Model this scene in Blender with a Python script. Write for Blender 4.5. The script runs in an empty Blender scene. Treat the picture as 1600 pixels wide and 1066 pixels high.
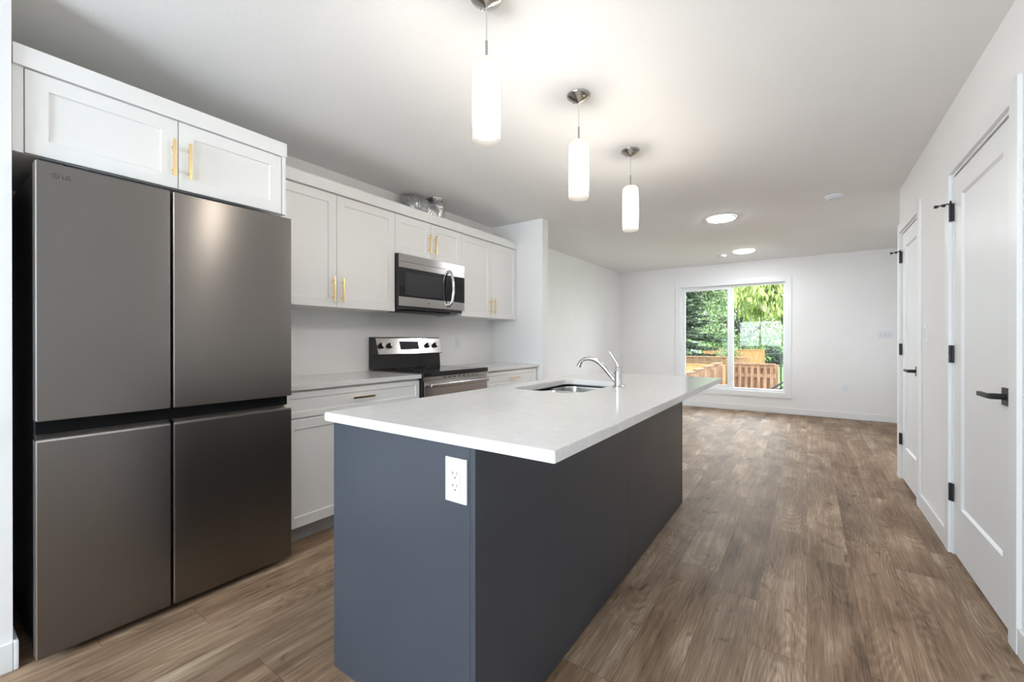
import bpy, bmesh, math, random
from mathutils import Vector, Matrix, noise
random.seed(7)
S = bpy.context.scene
COL = S.collection
PI = math.pi
R = math.radians

# ------------------------------------------------------------------ camera, world, exposure
cam_d = bpy.data.cameras.new('camera')
cam_d.sensor_fit = 'HORIZONTAL'; cam_d.sensor_width = 36.0
cam_d.lens = 663.5 * 36.0 / 1600.0
cam_d.clip_start = 0.05; cam_d.clip_end = 300
cam = bpy.data.objects.new('camera', cam_d); COL.objects.link(cam)
cam.location = (0, 0, 1.155)
cam.rotation_euler = (R(90 - 0.097), R(0.0147), R(34.81))
S.camera = cam
S.view_settings.view_transform = 'Standard'
S.view_settings.look = 'None'
S.view_settings.exposure = 0.29
S.view_settings.gamma = 1.0
S.view_settings.use_curve_mapping = False

W = bpy.data.worlds.new('overcast_sky'); S.world = W; W.use_nodes = True
wn = W.node_tree; wn.nodes.clear()
wo = wn.nodes.new('ShaderNodeOutputWorld'); wb = wn.nodes.new('ShaderNodeBackground')
wb.inputs['Color'].default_value = (0.86, 0.93, 1.0, 1)
wb.inputs['Strength'].default_value = 7.0
wn.links.new(wb.outputs[0], wo.inputs[0])

PENDANT_W = 2.0
SHADE_L = 29.5
LED_L = 92.0
# daylight arriving through the big window in the wall behind the camera
al = bpy.data.lights.new('rear_daylight', 'AREA'); al.shape = 'RECTANGLE'; al.size = 1.5; al.size_y = 1.05
al.energy = 155; al.color = (0.76, 0.88, 1.0)
alo = bpy.data.objects.new('rear_daylight', al); COL.objects.link(alo)
alo.location = (-1.48, -2.90, 1.40); alo.rotation_euler = (R(90), 0, 0)

# ------------------------------------------------------------------ materials
def mat(name, col=(0.8, 0.8, 0.8), rough=0.5, metal=0.0, spec=0.5, **kw):
    m = bpy.data.materials.new(name); m.use_nodes = True
    b = m.node_tree.nodes['Principled BSDF']
    b.inputs['Base Color'].default_value = (*col, 1)
    b.inputs['Roughness'].default_value = rough
    b.inputs['Metallic'].default_value = metal
    b.inputs['Specular IOR Level'].default_value = spec
    for k, v in kw.items():
        b.inputs[k].default_value = v
    return m

def N(m, t, **kw):
    n = m.node_tree.nodes.new(t)
    for k, v in kw.items():
        setattr(n, k, v)
    return n
def L(m, a, b): m.node_tree.links.new(a, b)
def bsdf(m): return m.node_tree.nodes['Principled BSDF']
def math_node(m, op, a, b=None, c=None):
    n = N(m, 'ShaderNodeMath', operation=op)
    for i, v in enumerate((a, b, c)):
        if v is None: continue
        if isinstance(v, (int, float)): n.inputs[i].default_value = v
        else: L(m, v, n.inputs[i])
    return n.outputs[0]

def noise_mix(m, c1, c2, scale=5.0, detail=3.0, lo=0.35, hi=0.65, stretch=(1, 1, 1), bump=0.0, bscale=None):
    """procedural two-tone variation and optional bump"""
    tc = N(m, 'ShaderNodeTexCoord'); mp = N(m, 'ShaderNodeMapping')
    mp.inputs['Scale'].default_value = stretch
    L(m, tc.outputs['Object'], mp.inputs['Vector'])
    nz = N(m, 'ShaderNodeTexNoise'); nz.inputs['Scale'].default_value = scale; nz.inputs['Detail'].default_value = detail
    L(m, mp.outputs[0], nz.inputs['Vector'])
    cr = N(m, 'ShaderNodeValToRGB')
    cr.color_ramp.elements[0].position = lo; cr.color_ramp.elements[0].color = (*c1, 1)
    cr.color_ramp.elements[1].position = hi; cr.color_ramp.elements[1].color = (*c2, 1)
    L(m, nz.outputs['Fac'], cr.inputs[0]); L(m, cr.outputs[0], bsdf(m).inputs['Base Color'])
    if bump:
        n2 = N(m, 'ShaderNodeTexNoise'); n2.inputs['Scale'].default_value = bscale or scale * 4; n2.inputs['Detail'].default_value = 4
        L(m, mp.outputs[0], n2.inputs['Vector'])
        bp = N(m, 'ShaderNodeBump'); bp.inputs['Strength'].default_value = bump; bp.inputs['Distance'].default_value = 0.002
        L(m, n2.outputs['Fac'], bp.inputs['Height']); L(m, bp.outputs[0], bsdf(m).inputs['Normal'])
    return m

M = {}
M['wall'] = noise_mix(mat('wall_paint', rough=0.75, spec=0.3), (0.865, 0.85, 0.845), (0.88, 0.865, 0.86), 3, bump=0.15, bscale=160)
M['ceiling'] = noise_mix(mat('ceiling_paint', rough=0.9, spec=0.2), (0.91, 0.90, 0.895), (0.92, 0.91, 0.905), 2, bump=0.35, bscale=70)
M['trim'] = noise_mix(mat('trim_paint', rough=0.35, spec=0.5), (0.84, 0.84, 0.845), (0.855, 0.855, 0.86), 4)
M['door'] = noise_mix(mat('door_paint', rough=0.38, spec=0.5), (0.82, 0.82, 0.83), (0.835, 0.835, 0.845), 4)
M['cabinet'] = noise_mix(mat('cabinet_paint', rough=0.35, spec=0.5), (0.875, 0.865, 0.855), (0.885, 0.875, 0.865), 4)
M['kick'] = noise_mix(mat('kick_board', rough=0.5), (0.42, 0.40, 0.39), (0.46, 0.44, 0.43), 6)
M['island'] = noise_mix(mat('blue_grey_laminate', rough=0.30, spec=0.5), (0.050, 0.058, 0.074), (0.055, 0.064, 0.081), 2.5)
M['brass'] = mat('brushed_brass', (0.90, 0.69, 0.36), 0.25, 1.0)
M['black'] = mat('matte_black', (0.012, 0.012, 0.013), 0.45)
M['gap'] = mat('dark_cavity', (0.008, 0.008, 0.008), 0.8, 0, 0.1)
M['glossblack'] = mat('gloss_black_glass', (0.012, 0.012, 0.015), 0.06, 0.0, 0.7)
M['darkside'] = mat('dark_appliance_side', (0.03, 0.03, 0.035), 0.35)
M['chrome'] = mat('chrome', (0.72, 0.72, 0.73), 0.10, 1.0)
M['nickel'] = mat('brushed_nickel', (0.45, 0.43, 0.41), 0.25, 1.0)
M['rod'] = mat('nickel_rod', (0.42, 0.40, 0.38), 0.4, 1.0)
M['cord'] = mat('clear_cord', (0.62, 0.60, 0.60), 0.4)
M['plastic'] = mat('white_plastic', (0.82, 0.83, 0.85), 0.3)
M['plastic2'] = mat('greyish_white_plastic', (0.74, 0.75, 0.77), 0.35)
M['slot'] = mat('socket_slot', (0.06, 0.06, 0.07), 0.6)
M['vinyl'] = mat('window_vinyl', (0.86, 0.87, 0.88), 0.35)
M['mark'] = mat('logo_print', (0.055, 0.05, 0.048), 0.5, 0.3)
M['knobface'] = mat('knob_metal', (0.42, 0.38, 0.33), 0.35, 1.0)
M['display'] = mat('black_display', (0.015, 0.015, 0.018), 0.35, 0, 0.15)
M['window_mesh'] = mat('microwave_window', (0.045, 0.045, 0.052), 0.15)
M['concrete'] = noise_mix(mat('concrete', rough=0.9), (0.227, 0.221, 0.215), (0.293, 0.286, 0.280), 6)

def brushed(name, col, rough, aniso=0.75, tangent=(0, 0, 1)):
    """horizontally brushed sheet metal: reflections smear vertically"""
    m = mat(name, col, rough, 1.0)
    bsdf(m).inputs['Anisotropic'].default_value = aniso
    c = N(m, 'ShaderNodeCombineXYZ')
    for i in range(3): c.inputs[i].default_value = tangent[i]
    L(m, c.outputs[0], bsdf(m).inputs['Tangent'])
    tc = N(m, 'ShaderNodeTexCoord'); mp = N(m, 'ShaderNodeMapping'); mp.inputs['Scale'].default_value = (4, 4, 300)
    L(m, tc.outputs['Object'], mp.inputs['Vector'])
    nz = N(m, 'ShaderNodeTexNoise'); nz.inputs['Scale'].default_value = 1.0; nz.inputs['Detail'].default_value = 3
    L(m, mp.outputs[0], nz.inputs['Vector'])
    mr = N(m, 'ShaderNodeMapRange'); mr.inputs['To Min'].default_value = rough - .006; mr.inputs['To Max'].default_value = rough + .006
    L(m, nz.outputs['Fac'], mr.inputs['Value']); L(m, mr.outputs[0], bsdf(m).inputs['Roughness'])
    return m
M['fridge'] = brushed('black_stainless', (0.215, 0.200, 0.190), 0.29, 0.8)
M['steel'] = brushed('stainless_steel', (0.60, 0.585, 0.58), 0.20, 0.6)
M['sinksteel'] = brushed('sink_steel', (0.70, 0.69, 0.68), 0.26, 0.3)

def quartz():
    m = mat('white_quartz', (0.8, 0.8, 0.8), 0.16, 0, 0.5)
    tc = N(m, 'ShaderNodeTexCoord')
    v = N(m, 'ShaderNodeTexNoise'); v.inputs['Scale'].default_value = 170; v.inputs['Detail'].default_value = 3
    L(m, tc.outputs['Object'], v.inputs['Vector'])
    n2 = N(m, 'ShaderNodeTexNoise'); n2.inputs['Scale'].default_value = 26; n2.inputs['Detail'].default_value = 5
    L(m, tc.outputs['Object'], n2.inputs['Vector'])
    s = math_node(m, 'ADD', v.outputs['Fac'], math_node(m, 'MULTIPLY', n2.outputs['Fac'], 0.55))
    cr = N(m, 'ShaderNodeValToRGB')
    e = cr.color_ramp.elements
    e[0].position = 0.50; e[0].color = (0.50, 0.49, 0.475, 1)
    e[1].position = 0.57; e[1].color = (0.76, 0.745, 0.73, 1)
    x = e.new(0.90); x.color = (0.78, 0.765, 0.75, 1)
    x = e.new(0.98); x.color = (0.90, 0.90, 0.90, 1)
    L(m, s, cr.inputs[0]); L(m, cr.outputs[0], bsdf(m).inputs['Base Color'])
    return m
M['quartz'] = quartz()

def floor_mat():
    m = mat('oak_vinyl_plank', (0.3, 0.2, 0.15), 0.5, 0, 0.22)
    tc = N(m, 'ShaderNodeTexCoord'); sp = N(m, 'ShaderNodeSeparateXYZ')
    L(m, tc.outputs['Object'], sp.inputs[0])
    PW, PL = 0.182, 1.22
    xr = math_node(m, 'DIVIDE', sp.outputs['X'], PW)
    row = math_node(m, 'FLOOR', xr)
    fx = math_node(m, 'SUBTRACT', xr, row)
    w1 = N(m, 'ShaderNodeTexWhiteNoise', noise_dimensions='1D'); L(m, row, w1.inputs['W'])
    yr = math_node(m, 'ADD', math_node(m, 'DIVIDE', sp.outputs['Y'], PL), math_node(m, 'MULTIPLY', w1.outputs['Value'], 3.0))
    colid = math_node(m, 'FLOOR', yr)
    fy = math_node(m, 'SUBTRACT', yr, colid)
    cv = N(m, 'ShaderNodeCombineXYZ'); L(m, row, cv.inputs[0]); L(m, colid, cv.inputs[1])
    w2 = N(m, 'ShaderNodeTexWhiteNoise', noise_dimensions='3D'); L(m, cv.outputs[0], w2.inputs['Vector'])
    pid = w2.outputs['Value']
    # grain coordinates, shifted for each plank
    gx = math_node(m, 'ADD', sp.outputs['X'], math_node(m, 'MULTIPLY', pid, 13.0))
    gy = math_node(m, 'ADD', sp.outputs['Y'], math_node(m, 'MULTIPLY', pid, 37.0))
    def gn(sx, sy, detail, dist=0.0):
        c = N(m, 'ShaderNodeCombineXYZ')
        L(m, math_node(m, 'MULTIPLY', gx, sx), c.inputs[0]); L(m, math_node(m, 'MULTIPLY', gy, sy), c.inputs[1])
        n = N(m, 'ShaderNodeTexNoise'); n.inputs['Scale'].default_value = 1.0; n.inputs['Detail'].default_value = detail
        n.inputs['Distortion'].default_value = dist
        L(m, c.outputs[0], n.inputs['Vector']); return n.outputs['Fac']
    warp = gn(9, 1.3, 3, 0.4)
    vc = N(m, 'ShaderNodeCombineXYZ')
    L(m, math_node(m, 'ADD', math_node(m, 'MULTIPLY', gx, 5.5), math_node(m, 'MULTIPLY', warp, 0.55)), vc.inputs[0])
    L(m, math_node(m, 'ADD', math_node(m, 'MULTIPLY', gy, 0.85), math_node(m, 'MULTIPLY', warp, 0.25)), vc.inputs[1])
    vo = N(m, 'ShaderNodeTexVoronoi', voronoi_dimensions='2D'); vo.inputs['Scale'].default_value = 1.0
    L(m, vc.outputs[0], vo.inputs['Vector'])
    dist = vo.outputs['Distance']                    # arcs of cathedral grain around plank centres
    rings = math_node(m, 'SINE', math_node(m, 'MULTIPLY', math_node(m, 'ADD', dist, math_node(m, 'MULTIPLY', warp, 0.25)), 96.0))
    rings = math_node(m, 'POWER', math_node(m, 'MULTIPLY_ADD', rings, 0.5, 0.5), 1.6)
    fine = gn(230, 7.0, 5, 0.3)
    mid = gn(42, 1.5, 4, 0.5)
    cloud = gn(4.2, 1.6, 4, 1.0)
    knot = gn(9, 4.2, 3, 1.8)
    patch = gn(2.2, 1.4, 2, 0.5)
    ringamp = N(m, 'ShaderNodeMapRange'); ringamp.inputs['From Min'].default_value = 0.45; ringamp.inputs['From Max'].default_value = 0.62
    L(m, patch, ringamp.inputs['Value'])
    t = math_node(m, 'MULTIPLY', math_node(m, 'MULTIPLY', rings, ringamp.outputs[0]), 0.085)
    t = math_node(m, 'ADD', t, math_node(m, 'MULTIPLY', fine, 0.42))
    t = math_node(m, 'ADD', t, math_node(m, 'MULTIPLY', mid, 0.36))
    t = math_node(m, 'ADD', t, math_node(m, 'MULTIPLY', cloud, 0.62))
    t = math_node(m, 'ADD', t, math_node(m, 'MULTIPLY', pid, 0.09))
    cr = N(m, 'ShaderNodeValToRGB'); e = cr.color_ramp.elements
    e[0].position = 0.50; e[0].color = (0.085, 0.050, 0.030, 1)
    e[1].position = 1.00; e[1].color = (0.62, 0.47, 0.34, 1)
    x = e.new(0.68); x.color = (0.235, 0.148, 0.091, 1)
    x = e.new(0.82); x.color = (0.365, 0.245, 0.160, 1)
    L(m, t, cr.inputs[0])
    # grey cast on some planks
    w3 = N(m, 'ShaderNodeTexWhiteNoise', noise_dimensions='3D')
    cv2 = N(m, 'ShaderNodeCombineXYZ'); L(m, colid, cv2.inputs[0]); L(m, row, cv2.inputs[1]); cv2.inputs[2].default_value = 4.2
    L(m, cv2.outputs[0], w3.inputs['Vector'])
    mx = N(m, 'ShaderNodeMix', data_type='RGBA', blend_type='MULTIPLY')
    L(m, math_node(m, 'MULTIPLY', w3.outputs['Value'], 0.8), mx.inputs['Factor'])
    L(m, cr.outputs[0], mx.inputs[6]); mx.inputs[7].default_value = (0.80, 0.84, 0.88, 1)
    # dark knots
    kr = N(m, 'ShaderNodeMapRange'); kr.inputs['From Min'].default_value = 0.635; kr.inputs['From Max'].default_value = 0.75
    L(m, knot, kr.inputs['Value'])
    mk = N(m, 'ShaderNodeMix', data_type='RGBA'); L(m, math_node(m, 'MULTIPLY', kr.outputs[0], 0.75), mk.inputs['Factor'])
    L(m, mx.outputs[2], mk.inputs[6]); mk.inputs[7].default_value = (0.085, 0.050, 0.030, 1)
    # seams
    ex = math_node(m, 'MINIMUM', fx, math_node(m, 'SUBTRACT', 1.0, fx))
    ey = math_node(m, 'MINIMUM', fy, math_node(m, 'SUBTRACT', 1.0, fy))
    sx = math_node(m, 'LESS_THAN', ex, 0.006); sy = math_node(m, 'LESS_THAN', ey, 0.0011)
    seam = math_node(m, 'MAXIMUM', sx, sy)
    ms = N(m, 'ShaderNodeMix', data_type='RGBA'); L(m, math_node(m, 'MULTIPLY', seam, 0.45), ms.inputs['Factor'])
    L(m, mk.outputs[2], ms.inputs[6]); ms.inputs[7].default_value = (0.05, 0.035, 0.025, 1)
    L(m, ms.outputs[2], bsdf(m).inputs['Base Color'])
    rr = N(m, 'ShaderNodeMapRange'); rr.inputs['To Min'].default_value = 0.44; rr.inputs['To Max'].default_value = 0.60
    L(m, mid, rr.inputs['Value']); L(m, rr.outputs[0], bsdf(m).inputs['Roughness'])
    bp = N(m, 'ShaderNodeBump'); bp.inputs['Strength'].default_value = 0.25; bp.inputs['Distance'].default_value = 0.0012
    L(m, math_node(m, 'SUBTRACT', fine, math_node(m, 'MULTIPLY', seam, 1.0)), bp.inputs['Height'])
    L(m, bp.outputs[0], bsdf(m).inputs['Normal'])
    return m
M['floor'] = floor_mat()

def pane_mat():
    m = bpy.data.materials.new('clear_glass'); m.use_nodes = True
    nt = m.node_tree; nt.nodes.clear()
    o = nt.nodes.new('ShaderNodeOutputMaterial'); mx = nt.nodes.new('ShaderNodeMixShader')
    t = nt.nodes.new('ShaderNodeBsdfTransparent'); g = nt.nodes.new('ShaderNodeBsdfGlossy'); f = nt.nodes.new('ShaderNodeFresnel')
    t.inputs[0].default_value = (0.97, 0.985, 0.98, 1); g.inputs['Roughness'].default_value = 0.02
    f.inputs['IOR'].default_value = 1.2
    nt.links.new(f.outputs[0], mx.inputs[0]); nt.links.new(t.outputs[0], mx.inputs[1]); nt.links.new(g.outputs[0], mx.inputs[2])
    nt.links.new(mx.outputs[0], o.inputs[0]); return m
M['glass'] = pane_mat()

def shade_mat():
    m = bpy.data.materials.new('opal_glass_shade'); m.use_nodes = True
    nt = m.node_tree; nt.nodes.clear()
    o = nt.nodes.new('ShaderNodeOutputMaterial'); a = nt.nodes.new('ShaderNodeAddShader')
    tr = nt.nodes.new('ShaderNodeBsdfTranslucent'); tr.inputs[0].default_value = (0.10, 0.095, 0.08, 1)
    e = nt.nodes.new('ShaderNodeEmission'); e.inputs[0].default_value = (1.0, 0.925, 0.82, 1)
    tc = nt.nodes.new('ShaderNodeTexCoord'); sp = nt.nodes.new('ShaderNodeSeparateXYZ'); nt.links.new(tc.outputs['Object'], sp.inputs[0])
    # the bulb sits in the lower middle of the shade, so the lit glass is strongest there
    mr = nt.nodes.new('ShaderNodeMapRange'); mr.inputs['From Min'].default_value = -0.54; mr.inputs['From Max'].default_value = -0.242
    nt.links.new(sp.outputs['Z'], mr.inputs['Value'])
    cr = nt.nodes.new('ShaderNodeValToRGB'); el = cr.color_ramp.elements; cr.color_ramp.interpolation = 'EASE'
    el[0].position = 0.0; el[0].color = (.016, .016, .016, 1); el[1].position = 1.0; el[1].color = (.014, .014, .014, 1)
    for p_, v_ in ((0.07, .022), (0.30, 1.0), (0.58, 1.0), (0.86, .024)): q_ = el.new(p_); q_.color = (v_, v_, v_, 1)
    nt.links.new(mr.outputs[0], cr.inputs[0])
    mu = nt.nodes.new('ShaderNodeMath'); mu.operation = 'MULTIPLY'; mu.inputs[1].default_value = SHADE_L
    nt.links.new(cr.outputs[0], mu.inputs[0]); nt.links.new(mu.outputs[0], e.inputs[1])
    nt.links.new(tr.outputs[0], a.inputs[0]); nt.links.new(e.outputs[0], a.inputs[1]); nt.links.new(a.outputs[0], o.inputs[0])
    return m
M['shade'] = shade_mat()
def emit(name, col, s):
    m = bpy.data.materials.new(name); m.use_nodes = True
    nt = m.node_tree; nt.nodes.clear()
    o = nt.nodes.new('ShaderNodeOutputMaterial'); e = nt.nodes.new('ShaderNodeEmission')
    e.inputs[0].default_value = (*col, 1); e.inputs[1].default_value = s
    nt.links.new(e.outputs[0], o.inputs[0]); return m
M['led'] = emit('led_diffuser', (0.94, 0.97, 1.0), LED_L)
M['foil'] = noise_mix(mat('foil_duct', rough=0.28, metal=1.0), (0.45, 0.45, 0.46), (0.75, 0.75, 0.76), 40, bump=0.9, bscale=90)
M['cedar'] = noise_mix(mat('cedar', rough=0.8), (0.165, 0.085, 0.045), (0.275, 0.155, 0.088), 3, stretch=(9, 9, 1))
M['cedar_new'] = noise_mix(mat('fresh_cedar', rough=0.8), (0.310, 0.150, 0.055), (0.400, 0.220, 0.095), 3, stretch=(8, 8, 1))
M['bark'] = noise_mix(mat('bark', rough=0.95), (0.039, 0.036, 0.033), (0.104, 0.091, 0.078), 8, stretch=(4, 4, 1), bump=0.8)
M['grass'] = noise_mix(mat('lawn', rough=0.95), (0.085, 0.203, 0.038), (0.152, 0.304, 0.068), 1.5)
M['siding'] = noise_mix(mat('pale_blue_siding', rough=0.7), (0.195, 0.273, 0.325), (0.234, 0.312, 0.364), 4)
M['roof'] = noise_mix(mat('shingles', rough=0.9), (0.065, 0.065, 0.065), (0.117, 0.117, 0.124), 12)
M['whitewall'] = mat('white_stucco', (0.390, 0.403, 0.423), 0.8)
def leaf(name, c1, c2, scale=3):
    m = noise_mix(mat(name, rough=0.7, spec=0.2), c1, c2, scale)
    return m
M['spruce'] = leaf('spruce_needles', (0.055, 0.080, 0.052), (0.160, 0.200, 0.130), 5)
M['willow'] = leaf('willow_leaves', (0.150, 0.200, 0.050), (0.400, 0.450, 0.160), 2.5)
M['poplar'] = leaf('poplar_leaves', (0.120, 0.175, 0.085), (0.330, 0.400, 0.220), 2.5)
M['shrub'] = leaf('dark_shrub_leaves', (0.035, 0.042, 0.040), (0.090, 0.105, 0.095), 5)

# ------------------------------------------------------------------ mesh helpers (all shapes given in world coordinates)
def newbm(): return bmesh.new()
def box(bm, x0, x1, y0, y1, z0, z1, bev=0.0, seg=2):
    vs = [bm.verts.new((x, y, z)) for x in (x0, x1) for y in (y0, y1) for z in (z0, z1)]
    idx = [(0, 1, 3, 2), (4, 6, 7, 5), (0, 4, 5, 1), (2, 3, 7, 6), (0, 2, 6, 4), (1, 5, 7, 3)]
    fs = [bm.faces.new([vs[i] for i in f]) for f in idx]
    if bev > 0:
        es = set(e for f in fs for e in f.edges)
        bmesh.ops.bevel(bm, geom=list(es), offset=bev, segments=seg, affect='EDGES', profile=0.5, clamp_overlap=True)
    return fs
def shaker(bm, x0, x1, y0, y1, z0, z1, face, stile=0.06, depth=0.007, slope=0.004, bev=0.0015):
    """slab with a recessed centre panel on one face; face is '+x','-x','+y','-y'"""
    vs = [bm.verts.new((x, y, z)) for x in (x0, x1) for y in (y0, y1) for z in (z0, z1)]
    idx = {'-x': (0, 1, 3, 2), '+x': (4, 6, 7, 5), '-y': (0, 4, 5, 1), '+y': (2, 3, 7, 6), 'b': (0, 2, 6, 4), 't': (1, 5, 7, 3)}
    F = {k: bm.faces.new([vs[i] for i in f]) for k, f in idx.items()}
    bmesh.ops.recalc_face_normals(bm, faces=list(F.values()))
    f = F[face]
    rim = list(f.edges)
    bmesh.ops.inset_region(bm, faces=[f], thickness=stile, depth=0, use_even_offset=True)
    bmesh.ops.inset_region(bm, faces=[f], thickness=slope, depth=-depth, use_even_offset=True)
    if bev: bmesh.ops.bevel(bm, geom=rim, offset=bev, segments=2, affect='EDGES', clamp_overlap=True)
def cyl(bm, c, r, h, axis='z', seg=32, r2=None, cap=True):
    """cylinder/cone from c along +axis with height h"""
    r2 = r if r2 is None else r2
    rot = {'z': Matrix.Identity(4), 'x': Matrix.Rotation(PI / 2, 4, 'Y'), 'y': Matrix.Rotation(-PI / 2, 4, 'X')}[axis]
    mtx = Matrix.Translation(Vector(c)) @ rot @ Matrix.Translation((0, 0, h / 2))
    bmesh.ops.create_cone(bm, cap_ends=cap, segments=seg, radius1=r, radius2=r2, depth=h, matrix=mtx)
def lathe(bm, c, prof, seg=40, axis='z'):
    """profile [(r,z)...] around axis through c"""
    rings = []
    for r, z in prof:
        ring = []
        for i in range(seg):
            a = 2 * PI * i / seg
            p = (r * math.cos(a), r * math.sin(a), z)
            if axis == 'x': p = (p[2], p[0], p[1])
            if axis == 'y': p = (p[0], p[2], p[1])
            ring.append(bm.verts.new((c[0] + p[0], c[1] + p[1], c[2] + p[2])))
        rings.append(ring)
    for a, b in zip(rings, rings[1:]):
        for i in range(seg):
            bm.faces.new((a[i], a[(i + 1) % seg], b[(i + 1) % seg], b[i]))
    return rings
def cap(bm, ring): bm.faces.new(ring)
def catmull(pts, n=8):
    P = [Vector(p) for p in pts]; P = [2 * P[0] - P[1]] + P + [2 * P[-1] - P[-2]]
    out = []
    for i in range(1, len(P) - 2):
        for k in range(n):
            t = k / n; a, b, c, d = P[i - 1:i + 3]
            out.append(0.5 * ((2 * b) + (c - a) * t + (2 * a - 5 * b + 4 * c - d) * t * t + (3 * b - a - 3 * c + d) * t ** 3))
    out.append(P[-2]); return out
def tube(bm, pts, rad, seg=16, flat=1.0):
    """sweep; rad is number or function of 0..1"""
    n = len(pts); rf = rad if callable(rad) else (lambda t: rad)
    T = [(pts[min(i + 1, n - 1)] - pts[max(i - 1, 0)]).normalized() for i in range(n)]
    ref = Vector((0, 0, 1)) if abs(T[0].z) < 0.9 else Vector((0, 1, 0))
    u = T[0].cross(ref).normalized(); rings = []
    for i in range(n):
        u = (u - T[i] * u.dot(T[i])).normalized(); v = T[i].cross(u)
        r = rf(i / (n - 1))
        rings.append([bm.verts.new(pts[i] + u * (r * math.cos(2 * PI * k / seg)) + v * (r * flat * math.sin(2 * PI * k / seg))) for k in range(seg)])
    for a, b in zip(rings, rings[1:]):
        for k in range(seg): bm.faces.new((a[k], a[(k + 1) % seg], b[(k + 1) % seg], b[k]))
    bm.faces.new(rings[0]); bm.faces.new(rings[-1])
def wloc(o):
    v = Vector((0, 0, 0))
    while o is not None: v += o.location; o = o.parent
    return v
def obj(name, bm, m, parent=None, smooth=False, origin=None, label=None):
    bmesh.ops.recalc_face_normals(bm, faces=bm.faces[:])
    off = wloc(parent) if parent else Vector(origin or (0, 0, 0))
    bmesh.ops.translate(bm, verts=bm.verts[:], vec=-off)
    me = bpy.data.meshes.new(name); bm.to_mesh(me); bm.free()
    me.materials.append(m)
    if smooth:
        for p in me.polygons: p.use_smooth = True
        try: me.set_sharp_from_angle(angle=R(40))
        except Exception: pass
    o = bpy.data.objects.new(name, me); COL.objects.link(o)
    if smooth:
        wnm = o.modifiers.new('weighted_normals', 'WEIGHTED_NORMAL'); wnm.keep_sharp = True
    if parent: o.parent = parent
    else: o.location = off
    if label: o['label'] = label
    return o
def thing(name, label, cat, loc=(0, 0, 0), group=None):
    o = bpy.data.objects.new(name, None); COL.objects.link(o); o.location = loc
    o.empty_display_size = 0.1
    o['label'] = label; o['category'] = cat
    if group: o['group'] = group
    return o
def tag(o, label, cat, group=None):
    o['label'] = label; o['category'] = cat
    if group: o['group'] = group
    return o
def structure(o): o['kind'] = 'structure'; return o
def dup(root, loc, label, group=None):
    r = root.copy(); COL.objects.link(r); r.location = loc; r['label'] = label
    if group: r['group'] = group
    for ch in list(root.children):
        c = ch.copy(); COL.objects.link(c); c.parent = r
        for g in list(ch.children):
            d = g.copy(); COL.objects.link(d); d.parent = c
    return r
def quick(name, m, parent, *a, bev=0.0, smooth=False, label=None):
    bm = newbm(); box(bm, *a, bev=bev); return obj(name, bm, m, parent, smooth or bev > 0, label=label)

# ------------------------------------------------------------------ key dimensions
CH = 2.44                    # ceiling height
XL = -2.96                   # kitchen / living left wall
XR = 0.645                   # hall wall on the right
YF = 7.884                   # far wall
YB = -2.7                    # wall behind the camera
XE = 2.7                     # living room right side

# ------------------------------------------------------------------ setting
def st(name, m, *boxes, bev=0.0):
    bm = newbm()
    for b in boxes: box(bm, *b, bev=bev)
    return structure(obj(name, bm, m, smooth=bev > 0))
st('floor', M['floor'], (XL - .1, XE + .1, YB - .1, YF + .14, -0.12, 0.0))
st('ceiling', M['ceiling'], (XL - .3, XE + .3, YB - .3, YF + .3, CH, CH + 0.15))
st('wall_left', M['wall'], (XL - .15, XL, YB - .15, YF, -.12, CH))
st('wall_near_left', M['wall'], (XL, -2.29, YB, 0.222, 0, CH))
st('wall_partition', M['wall'], (XL, -2.29, 3.855, 3.975, 0, CH), bev=0.004)
WX0, WX1, WZ0, WZ1 = -1.845, -0.285, 0.330, 2.078
st('wall_far', M['wall'], (XL - .15, WX0, YF, YF + .16, -.12, CH), (WX1, XE + .15, YF, YF + .16, -.12, CH),
   (WX0, WX1, YF, YF + .16, -.12, WZ0), (WX0, WX1, YF, YF + .16, WZ1, CH))
D1 = (2.412, 3.256); D2 = (4.070, 4.772); DH = 2.052
st('wall_right', M['wall'], (XR, XR + .12, YB, D1[0], 0, CH), (XR, XR + .12, D1[1], D2[0], 0, CH), (XR, XR + .12, D2[1], 4.850, 0, CH),
   (XR, XR + .12, D1[0], D1[1], DH, CH), (XR, XR + .12, D2[0], D2[1], DH, CH))
st('wall_closet', M['wall'], (XR + .12, XE, 4.73, 4.85, 0, CH), (1.5, 1.6, YB, 4.73, 0, CH))
LW = (4.95, 6.15, 0.85, 2.15)  # opening for the added side window
st('wall_living_right', M['wall'], (XE, XE + .12, 4.73, LW[0], 0, CH), (XE, XE + .12, LW[1], YF, 0, CH), (XE, XE + .12, LW[0], LW[1], 0, LW[2]), (XE, XE + .12, LW[0], LW[1], LW[3], CH))
BW = (-2.22, -0.74, 0.88, 1.92)
st('wall_rear', M['wall'], (XL - .15, BW[0], YB - .15, YB, -.12, CH), (BW[1], XE, YB - .15, YB, -.12, CH),
   (BW[0], BW[1], YB - .15, YB, -.12, BW[2]), (BW[0], BW[1], YB - .15, YB, BW[3], CH))
bh, bt = 0.10, 0.013
st('baseboard_near', M['trim'], (-2.29, -2.29 + bt, YB, 0.222, 0, bh), (XL, -2.29 + bt, 0.222, 0.222 + bt, 0, bh), bev=0.003)
st('baseboard_partition', M['trim'], (-2.29, -2.29 + bt, 3.855, 3.975, 0, bh), (XL, -2.29 + bt, 3.975, 3.975 + bt, 0, bh), bev=0.003)
st('baseboard_left', M['trim'], (XL, XL + bt, 3.975 + bt, YF, 0, bh), bev=0.003)
st('baseboard_far', M['trim'], (XL + bt, XE, YF - bt, YF, .007, bh), bev=0.003)
CW = 0.078
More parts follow.
